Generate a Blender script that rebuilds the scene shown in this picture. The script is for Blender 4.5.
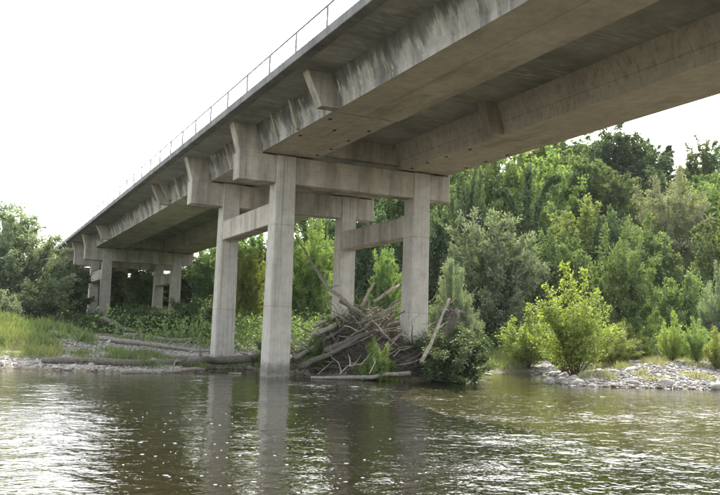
import bpy, bmesh, math, random
import numpy as np
from mathutils import Vector, Matrix

for o in list(bpy.data.objects):
    bpy.data.objects.remove(o)
scene = bpy.context.scene
COL = scene.collection

# ------------------------------------------------------------------ camera
# world: X across the bridge, Y along the bridge away from the viewer, water at z = 0
cam_d = bpy.data.cameras.new('camera')
cam = bpy.data.objects.new('camera', cam_d)
COL.objects.link(cam)
YAW, PITCH, ROLL = math.radians(25.205), math.radians(6.114), math.radians(1.881)
fwd = Vector((math.sin(YAW)*math.cos(PITCH), math.cos(YAW)*math.cos(PITCH), math.sin(PITCH)))
rgt = Vector((math.cos(YAW), -math.sin(YAW), 0))
upv = rgt.cross(fwd)
r2 = rgt*math.cos(ROLL) + upv*math.sin(ROLL)
u2 = upv*math.cos(ROLL) - rgt*math.sin(ROLL)
M = Matrix((r2, u2, -fwd)).transposed().to_4x4()
M.translation = Vector((0, 0, 1.6))
cam.matrix_world = M
cam_d.sensor_width = 36
cam_d.lens = 36*835.8/720
cam_d.clip_end = 3000
scene.camera = cam

# ------------------------------------------------------------------ sky, sun, exposure
SUN = Vector((0.443, 0.567, 0.695)).normalized()
world = bpy.data.worlds.new('World')
scene.world = world
world.use_nodes = True
wn, wl = world.node_tree.nodes, world.node_tree.links
wn.clear()
sky = wn.new('ShaderNodeTexSky')
sky.sky_type = 'NISHITA'
sky.sun_disc = False
sky.sun_elevation = math.asin(SUN.z)
sky.sun_rotation = math.atan2(SUN.x, SUN.y)
sky.air_density = 1.2
sky.dust_density = 3.5
sky.ozone_density = 1.0
hs = wn.new('ShaderNodeHueSaturation')
hs.inputs['Saturation'].default_value = 0.3
bg = wn.new('ShaderNodeBackground')
bg.inputs['Strength'].default_value = 0.15
wo = wn.new('ShaderNodeOutputWorld')
wl.new(sky.outputs[0], hs.inputs['Color'])
wl.new(hs.outputs[0], bg.inputs['Color'])
wl.new(bg.outputs[0], wo.inputs['Surface'])

sun_d = bpy.data.lights.new('sun', 'SUN')
sun_d.energy = 2.4
sun_d.angle = math.radians(0.6)
sun_d.color = (1.0, 0.95, 0.86)
sun = bpy.data.objects.new('sun', sun_d)
COL.objects.link(sun)
sun.rotation_euler = (-SUN).to_track_quat('-Z', 'Y').to_euler()
sun.location = (40, 50, 60)

scene.view_settings.view_transform = 'Standard'
scene.view_settings.look = 'None'
scene.view_settings.gamma = 1
scene.view_settings.use_curve_mapping = False
scene.view_settings.exposure = 2.2
scene.cycles.max_bounces = 7
scene.cycles.transparent_max_bounces = 12
scene.cycles.caustics_reflective = True      # sky light thrown up from the water onto the soffits
scene.cycles.blur_glossy = 1.0
scene.cycles.sample_clamp_indirect = 4.0
scene.cycles.caustics_refractive = False

rng = np.random.default_rng(7)
random.seed(7)

# ------------------------------------------------------------------ material helpers
class NT:
    def __init__(self, name):
        self.m = bpy.data.materials.new(name)
        self.m.use_nodes = True
        self.n = self.m.node_tree.nodes
        self.l = self.m.node_tree.links
        self.n.clear()
        self.out = self.n.new('ShaderNodeOutputMaterial')
    def node(self, t, **kw):
        nd = self.n.new(t)
        for k, v in kw.items():
            setattr(nd, k, v)
        return nd
    def link(self, a, b):
        self.l.new(a, b)
    def put(self, sock, v):
        if hasattr(v, 'is_output') or isinstance(v, bpy.types.NodeSocket):
            self.l.new(v, sock)
        else:
            if isinstance(v, (tuple, list)) and len(v) == 3 and sock.type == 'RGBA':
                v = (*v, 1)
            sock.default_value = v
    def pos(self):
        return self.node('ShaderNodeNewGeometry').outputs['Position']
    def objc(self):
        return self.node('ShaderNodeTexCoord').outputs['Object']
    def mapping(self, vec, scale, loc=(0, 0, 0)):
        mp = self.node('ShaderNodeMapping')
        self.put(mp.inputs['Vector'], vec)
        mp.inputs['Scale'].default_value = scale
        mp.inputs['Location'].default_value = loc
        return mp.outputs[0]
    def noise(self, vec, scale=1, detail=4, rough=.55, dist=0):
        nz = self.node('ShaderNodeTexNoise')
        self.put(nz.inputs['Vector'], vec)
        nz.inputs['Scale'].default_value = scale
        nz.inputs['Detail'].default_value = detail
        nz.inputs['Roughness'].default_value = rough
        nz.inputs['Distortion'].default_value = dist
        return nz.outputs['Fac']
    def ramp(self, fac, stops):
        r = self.node('ShaderNodeValToRGB')
        self.put(r.inputs['Fac'], fac)
        els = r.color_ramp.elements
        while len(els) < len(stops):
            els.new(0.5)
        for e, (p, c) in zip(els, stops):
            e.position = p
            if not isinstance(c, (tuple, list)):
                c = (c, c, c)
            e.color = (*c[:3], 1)
        return r.outputs['Color']
    def mix(self, fac, a, b, mode='MIX'):
        m = self.node('ShaderNodeMix', data_type='RGBA', blend_type=mode)
        self.put(m.inputs['Factor'], fac)
        self.put(m.inputs[6], a)
        self.put(m.inputs[7], b)
        return m.outputs[2]
    def math(self, op, a, b=None, c=None):
        m = self.node('ShaderNodeMath', operation=op)
        self.put(m.inputs[0], a)
        if b is not None:
            self.put(m.inputs[1], b)
        if c is not None:
            self.put(m.inputs[2], c)
        return m.outputs[0]
    def sep(self, vec):
        s = self.node('ShaderNodeSeparateXYZ')
        self.put(s.inputs[0], vec)
        return s.outputs
    def bump(self, h, strength=.3, dist=.02):
        b = self.node('ShaderNodeBump')
        b.inputs['Strength'].default_value = strength
        b.inputs['Distance'].default_value = dist
        self.put(b.inputs['Height'], h)
        return b.outputs[0]
    def bsdf(self, color, rough=.9, spec=.3, normal=None):
        p = self.node('ShaderNodeBsdfPrincipled')
        self.put(p.inputs['Base Color'], color)
        self.put(p.inputs['Roughness'], rough)
        p.inputs['Specular IOR Level'].default_value = spec
        if normal is not None:
            self.put(p.inputs['Normal'], normal)
        self.link(p.outputs[0], self.out.inputs['Surface'])
        return p


def concrete(name, kind, base=(0.33, 0.31, 0.275)):
    """weathered board-marked concrete; kind: web, column, cap, soffit, edge"""
    t = NT(name)
    p = t.pos()
    big = t.noise(p, .55, 5, .6)
    mid = t.noise(p, 3.2, 6, .65)
    fine = t.noise(p, 38, 4, .7)
    c = t.mix(t.ramp(big, [(.3, 0), (.7, 1)]), tuple(b*.78 for b in base), tuple(b*1.12 for b in base))
    c = t.mix(t.math('MULTIPLY', t.ramp(mid, [(.42, 0), (.7, 1)]), .45), c, (base[0]*.55, base[1]*.53, base[2]*.5))
    h = t.math('MULTIPLY', fine, .35)
    xyz = t.sep(p)
    if kind in ('web', 'edge', 'cap'):
        # run-down water stains: dark algae bands, pale lime streaks
        st = t.noise(t.mapping(p, (1.5, 1.5, .16)), 1.0, 5, .62)
        st2 = t.noise(t.mapping(p, (5.5, 5.5, .25), (3, 9, 1)), 1.0, 4, .6)
        dk = t.math('MULTIPLY', t.ramp(st, [(.44, 0), (.62, 1)]), .75 if kind == 'web' else .5)
        c = t.mix(dk, c, (.075, .07, .062))
        if kind == 'web':
            # dark from the slab downwards, each run of its own length
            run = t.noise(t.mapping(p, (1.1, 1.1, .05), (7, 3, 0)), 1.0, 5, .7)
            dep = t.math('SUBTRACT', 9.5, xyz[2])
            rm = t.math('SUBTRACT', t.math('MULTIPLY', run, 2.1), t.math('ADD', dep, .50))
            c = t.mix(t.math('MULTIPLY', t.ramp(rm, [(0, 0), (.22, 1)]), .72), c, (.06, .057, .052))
        if kind == 'web':
            lime = t.math('MULTIPLY', t.ramp(st2, [(.585, 0), (.66, 1)]), t.ramp(t.noise(t.mapping(p, (.35, .35, 1.2), (5, 2, 0)), 1, 2), [(.4, 0), (.6, .8)]))
            c = t.mix(lime, c, (.55, .53, .48))
        else:
            c = t.mix(t.math('MULTIPLY', t.ramp(st2, [(.56, 0), (.72, 1)]), .45), c, (.12, .11, .095))
    if kind in ('web', 'cap', 'column'):
        # board joints
        if kind == 'column':
            a = t.math('ADD', xyz[0], xyz[1])
            jl = t.math('PINGPONG', a, .065)
            hl = t.math('PINGPONG', t.math('ADD', xyz[2], .45), 1.55)
            c = t.mix(t.math('MULTIPLY', t.ramp(hl, [(0, 1), (.022, 0)]), .5), c, (.12, .11, .10))
            vs = t.noise(t.mapping(p, (9, 9, .22)), 1, 4, .6)
            c = t.mix(t.math('MULTIPLY', t.ramp(vs, [(.52, 0), (.68, 1)]), .45), c, (.13, .12, .10))
            # tide mark with algae just above the water
            zz = t.math('ADD', xyz[2], t.math('MULTIPLY', t.math('SUBTRACT', t.noise(p, 5, 3), .5), .5))
            c = t.mix(t.math('MULTIPLY', t.ramp(zz, [(.02, .45), (.18, 1), (.40, .8), (.66, 0)]), .72), c, (.055, .06, .05))
            wet = t.ramp(zz, [(.0, .8), (.10, 0)])
            c = t.mix(wet, c, (.11, .105, .08))
        else:
            jl = t.math('PINGPONG', xyz[2], .075)
        jm = t.math('MULTIPLY', t.ramp(jl, [(0, 1), (.006, 0)]), .32)
        c = t.mix(jm, c, (.10, .095, .085))
        h = t.math('SUBTRACT', h, t.math('MULTIPLY', jm, 1.2))
    if kind == 'soffit':
        jl = t.math('PINGPONG', xyz[0], .12)
        jm = t.math('MULTIPLY', t.ramp(jl, [(0, 1), (.007, 0)]), .18)
        c = t.mix(jm, c, (.09, .08, .06))
        sm = t.math('ABSOLUTE', t.math('SUBTRACT', t.math('PINGPONG', t.math('SUBTRACT', xyz[0], 10.86), 6.03), 0.0))
        c = t.mix(t.math('MULTIPLY', t.ramp(sm, [(.004, 1), (.016, 0)]), .6), c, (.06, .055, .045))
        pl = t.math('PINGPONG', xyz[1], 2.6)
        c = t.mix(t.math('MULTIPLY', t.ramp(pl, [(0, 1), (.012, 0)]), .3), c, (.09, .08, .06))
        bl = t.noise(t.mapping(p, (1.2, .3, 1)), 1.1, 5, .65)
        c = t.mix(t.math('MULTIPLY', t.ramp(bl, [(.5, 0), (.72, 1)]), .5), c, (.13, .11, .085))
    if kind == 'slab':
        # soffit of the cantilever: lime lines at the cross cracks, dark damp concrete
        dk = t.noise(t.mapping(p, (.5, .8, .5)), 1, 5, .65)
        c = t.mix(t.math('MULTIPLY', t.ramp(dk, [(.3, 1), (.62, .2)]), .62), c, (.085, .083, .08))
        l1 = t.noise(t.mapping(p, (.35, 3.4, .3), (2, 5, 1)), 1.0, 3, .6, .3)
        l2 = t.noise(t.mapping(p, (.6, 7.5, .3), (8, 1, 3)), 1.0, 2, .5, .3)
        msk = t.ramp(t.noise(t.mapping(p, (.6, .55, .5), (1, 4, 2)), 1, 3), [(.40, 0), (.62, 1)])
        ln = t.math('MULTIPLY', t.math('MAXIMUM', t.ramp(l1, [(.475, 0), (.5, 1), (.525, 0)]), t.ramp(l2, [(.61, 0), (.66, .8)])), msk)
        ln = t.math('MULTIPLY', ln, .7)
        c = t.mix(ln, c, (.50, .48, .43))
        h = t.math('ADD', h, ln)
    t.bsdf(c, .92, .25, t.bump(h, .45, .012))
    return t.m


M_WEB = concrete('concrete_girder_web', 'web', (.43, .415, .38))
M_INNER = concrete('concrete_inner_web', 'column', (.45, .41, .345))
M_CAP = concrete('concrete_cap', 'cap', (.45, .41, .345))
M_COLM = concrete('concrete_column', 'column', (.44, .415, .365))
M_SOF = concrete('concrete_soffit', 'soffit', (.47, .42, .35))
M_EDGE = concrete('concrete_edge', 'edge', (.22, .22, .215))
M_SLAB = concrete('concrete_slab_underside', 'slab', (.37, .365, .35))


def simple(name, col, rough=.8, spec=.3, nscale=8, var=.35, bumps=.2, stretch=(1, 1, 1)):
    t = NT(name)
    p = t.mapping(t.objc(), stretch)
    n = t.noise(p, nscale, 5, .6)
    c = t.mix(t.ramp(n, [(.3, 0), (.7, 1)]), tuple(x*(1-var) for x in col), tuple(min(1, x*(1+var)) for x in col))
    t.bsdf(c, rough, spec, t.bump(n, bumps, .02))
    return t.m


M_STEEL = simple('galvanised_railing', (.22, .22, .22), .6, .4, 6, .3)
M_ASPH = simple('asphalt', (.05, .05, .05), .9, .2, 30, .3)
M_DARK = simple('drain_dark', (.03, .027, .022), .9, .2)
M_PAD = simple('bearing_rubber', (.04, .04, .04), .8, .2)


def wood(name, col, var=.4):
    t = NT(name)
    oi = t.node('ShaderNodeObjectInfo').outputs['Random']
    p = t.objc()
    n = t.noise(t.mapping(p, (5, 5, 5)), 2, 6, .65)
    g = t.noise(t.mapping(p, (9, 9, 1.2)), 3, 5, .7)
    c = t.mix(t.ramp(n, [(.3, 0), (.7, 1)]), tuple(x*(1-var) for x in col), tuple(x*(1+var) for x in col))
    c = t.mix(t.math('MULTIPLY', t.ramp(g, [(.5, 0), (.7, 1)]), .6), c, tuple(x*.35 for x in col))
    t.bsdf(c, .9, .2, t.bump(g, .6, .03))
    return t.m


M_LOGPALE = wood('bleached_driftwood', (.36, .32, .26))
M_LOGGREY = wood('grey_driftwood', (.24, .22, .185))
M_LOGDARK = wood('dark_driftwood', (.13, .115, .095))
M_BRUSH = wood('brushwood', (.12, .105, .085))
M_BARK = wood('bark', (.085, .07, .052))
M_BARKRED = wood('sapling_bark', (.13, .08, .05))


def leafmat(name, a, b, trans=.4, rough=.6, gloss=.055):
    """a, b: leaf colour range; leaves differ one from another and from tree to tree"""
    t = NT(name)
    at = t.node('ShaderNodeAttribute', attribute_name='rnd').outputs['Fac']
    oi = t.node('ShaderNodeObjectInfo').outputs['Random']
    c = t.mix(at, a, b)
    hsv = t.node('ShaderNodeHueSaturation')
    t.put(hsv.inputs['Color'], c)
    t.put(hsv.inputs['Hue'], t.math('ADD', t.math('MULTIPLY', oi, .03), .485))
    t.put(hsv.inputs['Value'], t.math('ADD', t.math('MULTIPLY', oi, .35), .82))
    c = hsv.outputs[0]
    d = t.node('ShaderNodeBsdfDiffuse'); t.put(d.inputs['Color'], c)
    tr = t.node('ShaderNodeBsdfTranslucent')
    t.put(tr.inputs['Color'], t.mix(1.0, c, (1.25, 1.2, .65), 'MULTIPLY'))
    m1 = t.node('ShaderNodeMixShader'); m1.inputs[0].default_value = trans
    t.link(d.outputs[0], m1.inputs[1]); t.link(tr.outputs[0], m1.inputs[2])
    g = t.node('ShaderNodeBsdfGlossy'); g.inputs['Roughness'].default_value = rough
    g.inputs['Color'].default_value = (.8, .85, .8, 1)
    m2 = t.node('ShaderNodeMixShader'); m2.inputs[0].default_value = gloss
    t.link(m1.outputs[0], m2.inputs[1]); t.link(g.outputs[0], m2.inputs[2])
    t.link(m2.outputs[0], t.out.inputs['Surface'])
    return t.m


LEAF = {
    'green': leafmat('leaves_green', (.075, .125, .035), (.17, .235, .075)),
    'dark': leafmat('leaves_dark', (.052, .088, .034), (.11, .16, .06), .36),
    'pale': leafmat('leaves_pale', (.17, .21, .11), (.30, .33, .20), .36),
    'grey': leafmat('leaves_greygreen', (.12, .165, .095), (.23, .275, .175), .38),
    'yellow': leafmat('leaves_yellowgreen', (.13, .19, .035), (.28, .33, .08), .46),
    'light': leafmat('leaves_lightgreen', (.11, .18, .04), (.22, .29, .085), .42),
    'ivy': leafmat('leaves_ivy_shaded_bramble', (.035, .06, .02), (.075, .115, .04), .25, .6, .04),
    'grass': leafmat('grass_blades', (.10, .145, .04), (.25, .28, .10), .42),
    'drygrass': leafmat('dry_grass_blades', (.16, .18, .08), (.34, .33, .18), .38),
    'dry': leafmat('leaves_dry', (.05, .055, .03), (.14, .13, .085), .2),
}

# ------------------------------------------------------------------ object helpers
def link(o, parent=None):
    COL.objects.link(o)
    if parent is not None:
        o.parent = parent
    return o

def tag(o, label=None, cat=None, group=None, kind=None):
    if label: o['label'] = label
    if cat: o['category'] = cat
    if group: o['group'] = group
    if kind: o['kind'] = kind
    return o

def empty(name, loc=(0, 0, 0)):
    o = bpy.data.objects.new(name, None)
    o.empty_display_size = .3
    o.location = loc
    return link(o)

def mesh_obj(name, verts, faces, mats, parent=None, loc=(0, 0, 0), smooth=False, fmat=None):
    me = bpy.data.meshes.new(name)
    me.from_pydata([tuple(v) for v in verts], [], [tuple(f) for f in faces])
    if not isinstance(mats, (list, tuple)):
        mats = [mats]
    for m in mats:
        me.materials.append(m)
    if fmat is not None:
        me.polygons.foreach_set('material_index', fmat)
    if smooth:
        me.polygons.foreach_set('use_smooth', [True]*len(me.polygons))
    me.update()
    o = bpy.data.objects.new(name, me)
    o.location = loc
    return link(o, parent)

def prism_y(name, prof, y0, y1, mats, parent, fm=None, loc=(0, 0, 0)):
    """closed XZ outline (counter-clockwise seen from -Y) pushed along Y"""
    n = len(prof)
    v = [(x, y0, z) for x, z in prof] + [(x, y1, z) for x, z in prof]
    f = [(i, (i+1) % n, n+(i+1) % n, n+i) for i in range(n)]
    f += [tuple(range(n-1, -1, -1)), tuple(range(n, 2*n))]
    me_f = None if fm is None else list(fm) + [fm[-1], fm[-1]]
    f = [tuple(reversed(q)) for q in f]
    return mesh_obj(name, v, f, mats, parent, loc, fmat=me_f)

def box(name, x0, x1, y0, y1, z0, z1, mat, parent, bev=.02):
    bm = bmesh.new()
    bmesh.ops.create_cube(bm, size=1)
    for v in bm.verts:
        v.co = Vector(((x0+x1)/2 + v.co.x*(x1-x0), (y0+y1)/2 + v.co.y*(y1-y0), (z0+z1)/2 + v.co.z*(z1-z0)))
    if bev:
        bmesh.ops.bevel(bm, geom=bm.edges[:], offset=bev, segments=1, affect='EDGES')
    me = bpy.data.meshes.new(name)
    bm.to_mesh(me); bm.free()
    me.materials.append(mat)
    return link(bpy.data.objects.new(name, me), parent)

class Tubes:
    def __init__(self):
        self.v, self.f = [], []
    def add(self, pts, rad, n=6, cap=True):
        pts = [np.array(p, float) for p in pts]
        base = len(self.v)
        prev = None
        for i, p in enumerate(pts):
            d = pts[min(i+1, len(pts)-1)] - pts[max(i-1, 0)]
            d = d/(np.linalg.norm(d)+1e-9)
            if prev is None:
                a = np.array([0, 0, 1.]) if abs(d[2]) < .9 else np.array([1., 0, 0])
                s = np.cross(d, a)
            else:
                s = prev - d*np.dot(prev, d)
            s /= np.linalg.norm(s)+1e-9
            prev = s
            q = np.cross(d, s)
            for k in range(n):
                a = 2*math.pi*k/n
                self.v.append(p + rad[i]*(math.cos(a)*s + math.sin(a)*q))
        for i in range(len(pts)-1):
            for k in range(n):
                a, b = base+i*n+k, base+i*n+(k+1) % n
                self.f.append((a, b, b+n, a+n))
        if cap:
            self.f.append(tuple(base+k for k in reversed(range(n))))
            self.f.append(tuple(base+(len(pts)-1)*n+k for k in range(n)))

# ------------------------------------------------------------------ terrain
SHORE = np.array([(-400, 120), (-60, 47), (-25, 40), (-8, 36.5), (1.4, 34.5), (4.8, 32.4), (8.6, 33.0), (9.9, 36.0), (11.6, 36.2), (12.4, 32.5), (12.9, 30.4),
                  (15.3, 28.4), (17.6, 28.2), (19.3, 29.6), (20.6, 32.0), (24.0, 35.8), (27.2, 37.5), (28.0, 36.6), (26.3, 32.6), (23.2, 29.0), (21.5, 26.6), (22.0, 25.5),
                  (24.5, 24.7), (27, 23.9), (40, 21), (80, 12), (400, -60),
                  (400, -160), (60, -20), (20, -6), (8, -.5), (2, 1.8), (-3, 3.5), (-12, 7), (-60, 14), (-400, 60)], float)

def in_river(x, y):
    inside = np.zeros(x.shape, bool)
    n = len(SHORE)
    for i in range(n):
        (x0, y0), (x1, y1) = SHORE[i], SHORE[(i+1) % n]
        c = ((y0 > y) != (y1 > y)) & (x < (x1-x0)*(y-y0)/(y1-y0+1e-12)+x0)
        inside ^= c
    return inside

def shore_dist(x, y):
    d = np.full(x.shape, 1e9)
    n = len(SHORE)
    for i in range(n):
        if i in (26, 35):
            continue
        a, b = SHORE[i], SHORE[(i+1) % n]
        e = b-a
        tt = np.clip(((x-a[0])*e[0]+(y-a[1])*e[1])/(e@e), 0, 1)
        d = np.minimum(d, np.hypot(x-a[0]-tt*e[0], y-a[1]-tt*e[1]))
    return d

def sstep(a, b, v):
    t = np.clip((v-a)/(b-a), 0, 1)
    return t*t*(3-2*t)

_ph = rng.uniform(0, 6.28, (40, 2)); _dr = rng.uniform(0, 6.28, 40)
def wob(x, y, wl, k=0, n=5):
    s = 0
    for i in range(n):
        j = k+i
        a = _dr[j % 40]
        q = 2*math.pi/(wl*(.6+.25*i))
        s = s+np.sin((x*math.cos(a)+y*math.sin(a))*q+_ph[j % 40, 0])*np.cos((y*math.cos(a)-x*math.sin(a))*q*.7+_ph[j % 40, 1])
    return s/n

SY, CY = math.sin(YAW), math.cos(YAW)
def ground_z(x, y):
    x = np.asarray(x, float); y = np.asarray(y, float)
    ins = in_river(x, y)
    s = shore_dist(x, y)
    s = np.maximum(0, s+.35*wob(x, y, 2.2, 3))
    land = .6*(1-np.exp(-s/6))+.034*np.minimum(s, 70)+.02
    land = land+.10*wob(x, y, 3.5, 9)*np.minimum(s/4, 1)+.22*wob(x, y, 14, 15)*np.minimum(s/12, 1)
    # grassy rise on the left shore, drift mound under the pier
    land = land+1.0*np.exp(-((x+1)/6.0)**2-((y-45)/7.0)**2)
    land = land+1.15*np.exp(-((x-15.5)/2.6)**2-((y-32.6)/2.9)**2)*np.minimum(s/1.5, 1)
    land = land+.38*np.exp(-((x-29)/8.0)**2-((y-31)/5.0)**2)*np.minimum(s/4, 1)
    D = x*SY+y*CY
    L = x*CY-y*SY
    hill = 21*sstep(54, 122, D)*sstep(-26, 14, L)
    far = 18*sstep(150, 420, D)*(.6+.4*np.sin(L/90.))
    land = land+hill+far+hill*.06*wob(x, y, 18, 20)
    bed = -np.minimum(.62, .05+.085*s)-.04*wob(x, y, 1.7, 7)*np.minimum(s/2, 1)
    return np.where(ins, bed, np.maximum(land, .015))

def graded(lo, hi, step, far, grow=1.22):
    a = list(np.arange(lo, hi+1e-6, step))
    s = step
    while a[-1] < far:
        s *= grow
        a.append(a[-1]+s)
    s = step
    b = []
    p = lo
    while p > -far:
        s *= grow
        p -= s
        b.append(p)
    return np.array(b[::-1]+a)

def grid_mesh(name, xs, ys, zf, mat):
    X, Y = np.meshgrid(xs, ys, indexing='xy')
    Z = zf(X, Y)
    nx, ny = len(xs), len(ys)
    co = np.stack([X, Y, Z], -1).reshape(-1, 3).astype(np.float32)
    i = np.arange(nx-1); j = np.arange(ny-1)
    I, J = np.meshgrid(i, j, indexing='xy')
    a = (J*nx+I).ravel()
    q = np.stack([a, a+1, a+1+nx, a+nx], -1).astype(np.int32)
    me = bpy.data.meshes.new(name)
    me.vertices.add(len(co)); me.vertices.foreach_set('co', co.ravel())
    me.loops.add(q.size); me.loops.foreach_set('vertex_index', q.ravel())
    me.polygons.add(len(q))
    me.polygons.foreach_set('loop_start', np.arange(0, q.size, 4, dtype=np.int32))
    me.polygons.foreach_set('use_smooth', np.ones(len(q), bool))
    me.update(calc_edges=True)
    me.materials.append(mat)
    return link(bpy.data.objects.new(name, me)), X, Y

def ground_material():
    t = NT('ground')
    p = t.pos()
    veg = t.node('ShaderNodeAttribute', attribute_name='veg').outputs['Fac']
    z = t.sep(p)[2]
    vor = t.node('ShaderNodeTexVoronoi'); vor.inputs['Scale'].default_value = 9
    t.put(vor.inputs['Vector'], t.mapping(p, (1, 1, .4)))
    vor2 = t.node('ShaderNodeTexVoronoi'); vor2.inputs['Scale'].default_value = 26
    t.put(vor2.inputs['Vector'], p)
    stone = t.mix(t.sep(vor.outputs['Color'])[0], (.22, .205, .18), (.42, .40, .37))
    stone = t.mix(t.math('MULTIPLY', t.sep(vor2.outputs['Color'])[1], .5), stone, (.30, .27, .22))
    stone = t.mix(t.math('MULTIPLY', t.ramp(vor.outputs['Distance'], [(.0, 0), (.55, 1)]), .5), stone, (.12, .105, .085))
    n1 = t.noise(p, .8, 5, .6); n2 = t.noise(p, 6, 5, .65)
    earth = t.mix(n2, (.05, .045, .03), (.13, .11, .07))
    grass = t.mix(t.ramp(n2, [(.35, 0), (.65, 1)]), (.04, .06, .018), (.10, .12, .035))
    vegc = t.mix(t.ramp(n1, [(.4, 0), (.6, 1)]), earth, grass)
    vm = t.ramp(t.math('ADD', veg, t.math('MULTIPLY', t.math('SUBTRACT', n2, .5), .8)), [(.4, 0), (.6, 1)])
    dry = t.mix(vm, stone, vegc)
    # river bed: cobbles under brown algae
    alg = t.mix(t.sep(vor.outputs['Color'])[0], (.11, .09, .05), (.28, .225, .135))
    alg = t.mix(t.ramp(n2, [(.4, 0), (.65, .8)]), alg, (.09, .075, .035))
    alg = t.mix(t.ramp(vor2.outputs['Distance'], [(.2, 0), (.7, .6)]), alg, (.03, .026, .012))
    wet = t.ramp(t.math('ADD', z, t.math('MULTIPLY', t.math('SUBTRACT', n2, .5), .12)), [(.02, 1), (.10, 0)])
    c = t.mix(wet, dry, alg)
    h = t.math('SUBTRACT', t.math('MULTIPLY', n2, .5), vor.outputs['Distance'])
    t.bsdf(c, .9, .25, t.bump(h, .7, .06))
    return t.m

xs = graded(-18, 46, .5, 900)
ys = graded(-8, 60, .5, 900)
ground, GX, GY = grid_mesh('ground', xs, ys, ground_z, ground_material())
tag(ground, kind='structure')
s_ = shore_dist(GX, GY)
vegm = sstep(3, 7, s_+1.5*wob(GX, GY, 5, 11))
bar = ((GX > 20) & (GX < 48) & (GY < 29.4+(GX-22.0)*1.3) & (GY < 36) & (GY > 15))          # open shingle bar on the right
vegm = np.where(bar, sstep(7.5, 10.5, s_+1.2*wob(GX, GY, 4, 2)), vegm)
mid = np.exp(-((GX-8.5)/6.0)**2-((GY-43)/7.0)**2)                # shingle between the piers
vegm = vegm*(1-sstep(.35, .75, mid+.15*wob(GX, GY, 3, 8)))
leftb = sstep(1.5, 3.5, s_)*np.exp(-((GX+1)/7)**2)
vegm = np.maximum(vegm, leftb)
at_ = ground.data.attributes.new('veg', 'FLOAT', 'POINT')
at_.data.foreach_set('value', vegm.ravel().astype(np.float32))

# ------------------------------------------------------------------ river
def water_material():
    t = NT('river_water')
    p = t.pos()
    rip = t.node('ShaderNodeAttribute', attribute_name='rip').outputs['Fac']
    v1 = t.node('ShaderNodeMapping'); t.put(v1.inputs['Vector'], p)
    v1.inputs['Rotation'].default_value = (0, 0, YAW)
    v1.inputs['Scale'].default_value = (1.0, 1.15, 1)
    n = t.noise(v1.outputs[0], 4.2, 2, .5, .5)
    n2 = t.noise(v1.outputs[0], 11.0, 2, .5, .3)
    hgt = t.math('ADD', n, t.math('MULTIPLY', n2, .45))
    hgt = t.math('MULTIPLY', t.math('POWER', hgt, 2.2), rip)
    nr = t.bump(hgt, 1.0, .030)
    fr = t.node('ShaderNodeFresnel'); fr.inputs['IOR'].default_value = 1.333
    t.link(nr, fr.inputs['Normal'])
    g = t.node('ShaderNodeBsdfGlossy'); g.inputs['Roughness'].default_value = .02
    g.inputs['Color'].default_value = (1, 1, 1, 1)
    t.link(nr, g.inputs['Normal'])
    tr = t.node('ShaderNodeBsdfTransparent'); tr.inputs['Color'].default_value = (.72, .73, .55, 1)
    m = t.node('ShaderNodeMixShader')
    t.link(fr.outputs[0], m.inputs[0]); t.link(tr.outputs[0], m.inputs[1]); t.link(g.outputs[0], m.inputs[2])
    t.link(m.outputs[0], t.out.inputs['Surface'])
    return t.m

_wr = np.random.default_rng(21)
WAVES = []
for i in range(34):
    wl = .30*(1.1/.30)**(_wr.random()**1.3)
    a = math.radians(62)+_wr.normal(0, .95)
    WAVES.append((2*math.pi/wl*math.cos(a), 2*math.pi/wl*math.sin(a), _wr.uniform(0, 6.28), wl))

def water_amp(x, y):
    D = x*SY+y*CY
    L = x*CY-y*SY
    s = shore_dist(x, y)
    amp = .32+.4*sstep(-.15, .5, wob(x, y, 6, 5)+.35*wob(x, y, 2, 13))
    left = sstep(.05, .35, (-L-1.2)/np.maximum(D, 1)) * .85 * sstep(25, 11, D)
    right = sstep(-.02, .12, (L-.2)/np.maximum(D, 1)) * sstep(30, 22, D)
    near_pier = np.exp(-((x-11.6)/2.2)**2-((y-24.0)/3.8)**2)
    amp = .40*amp+.80*np.maximum(np.maximum(left*.9, right*.42), near_pier*.6)*(.35+.95*amp)
    return amp*np.clip(s/2.5, .12, 1)

def water_z(x, y):
    amp = water_amp(x, y)
    dx = x+.25*wob(x, y, 3, 17); dy = y+.25*wob(x, y, 3, 23)
    z = np.zeros_like(x)
    for kx, ky, ph, wl in WAVES:
        z += np.sin(kx*dx+ky*dy+ph)*wl*.0040
    return z*amp

xs = graded(-15, 33, .09, 900, 1.25)
ys = graded(2.5, 38, .09, 900, 1.25)
river, WX, WY = grid_mesh('river', xs, ys, water_z, water_material())
tag(river, kind='structure')
at_ = river.data.attributes.new('rip', 'FLOAT', 'POINT')
at_.data.foreach_set('value', np.clip(water_amp(WX, WY), .0, 1.4).ravel().astype(np.float32))

# ------------------------------------------------------------------ bridge
bridge = empty('road_bridge', (10.8, 29.7, 0))
tag(bridge, 'long grey concrete road bridge on paired column piers crossing the river', 'bridge')
BO = Vector(bridge.location)
def adopt(o, name=None):
    o.parent = bridge
    o.location = Vector(o.location)-BO
    return o

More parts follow.
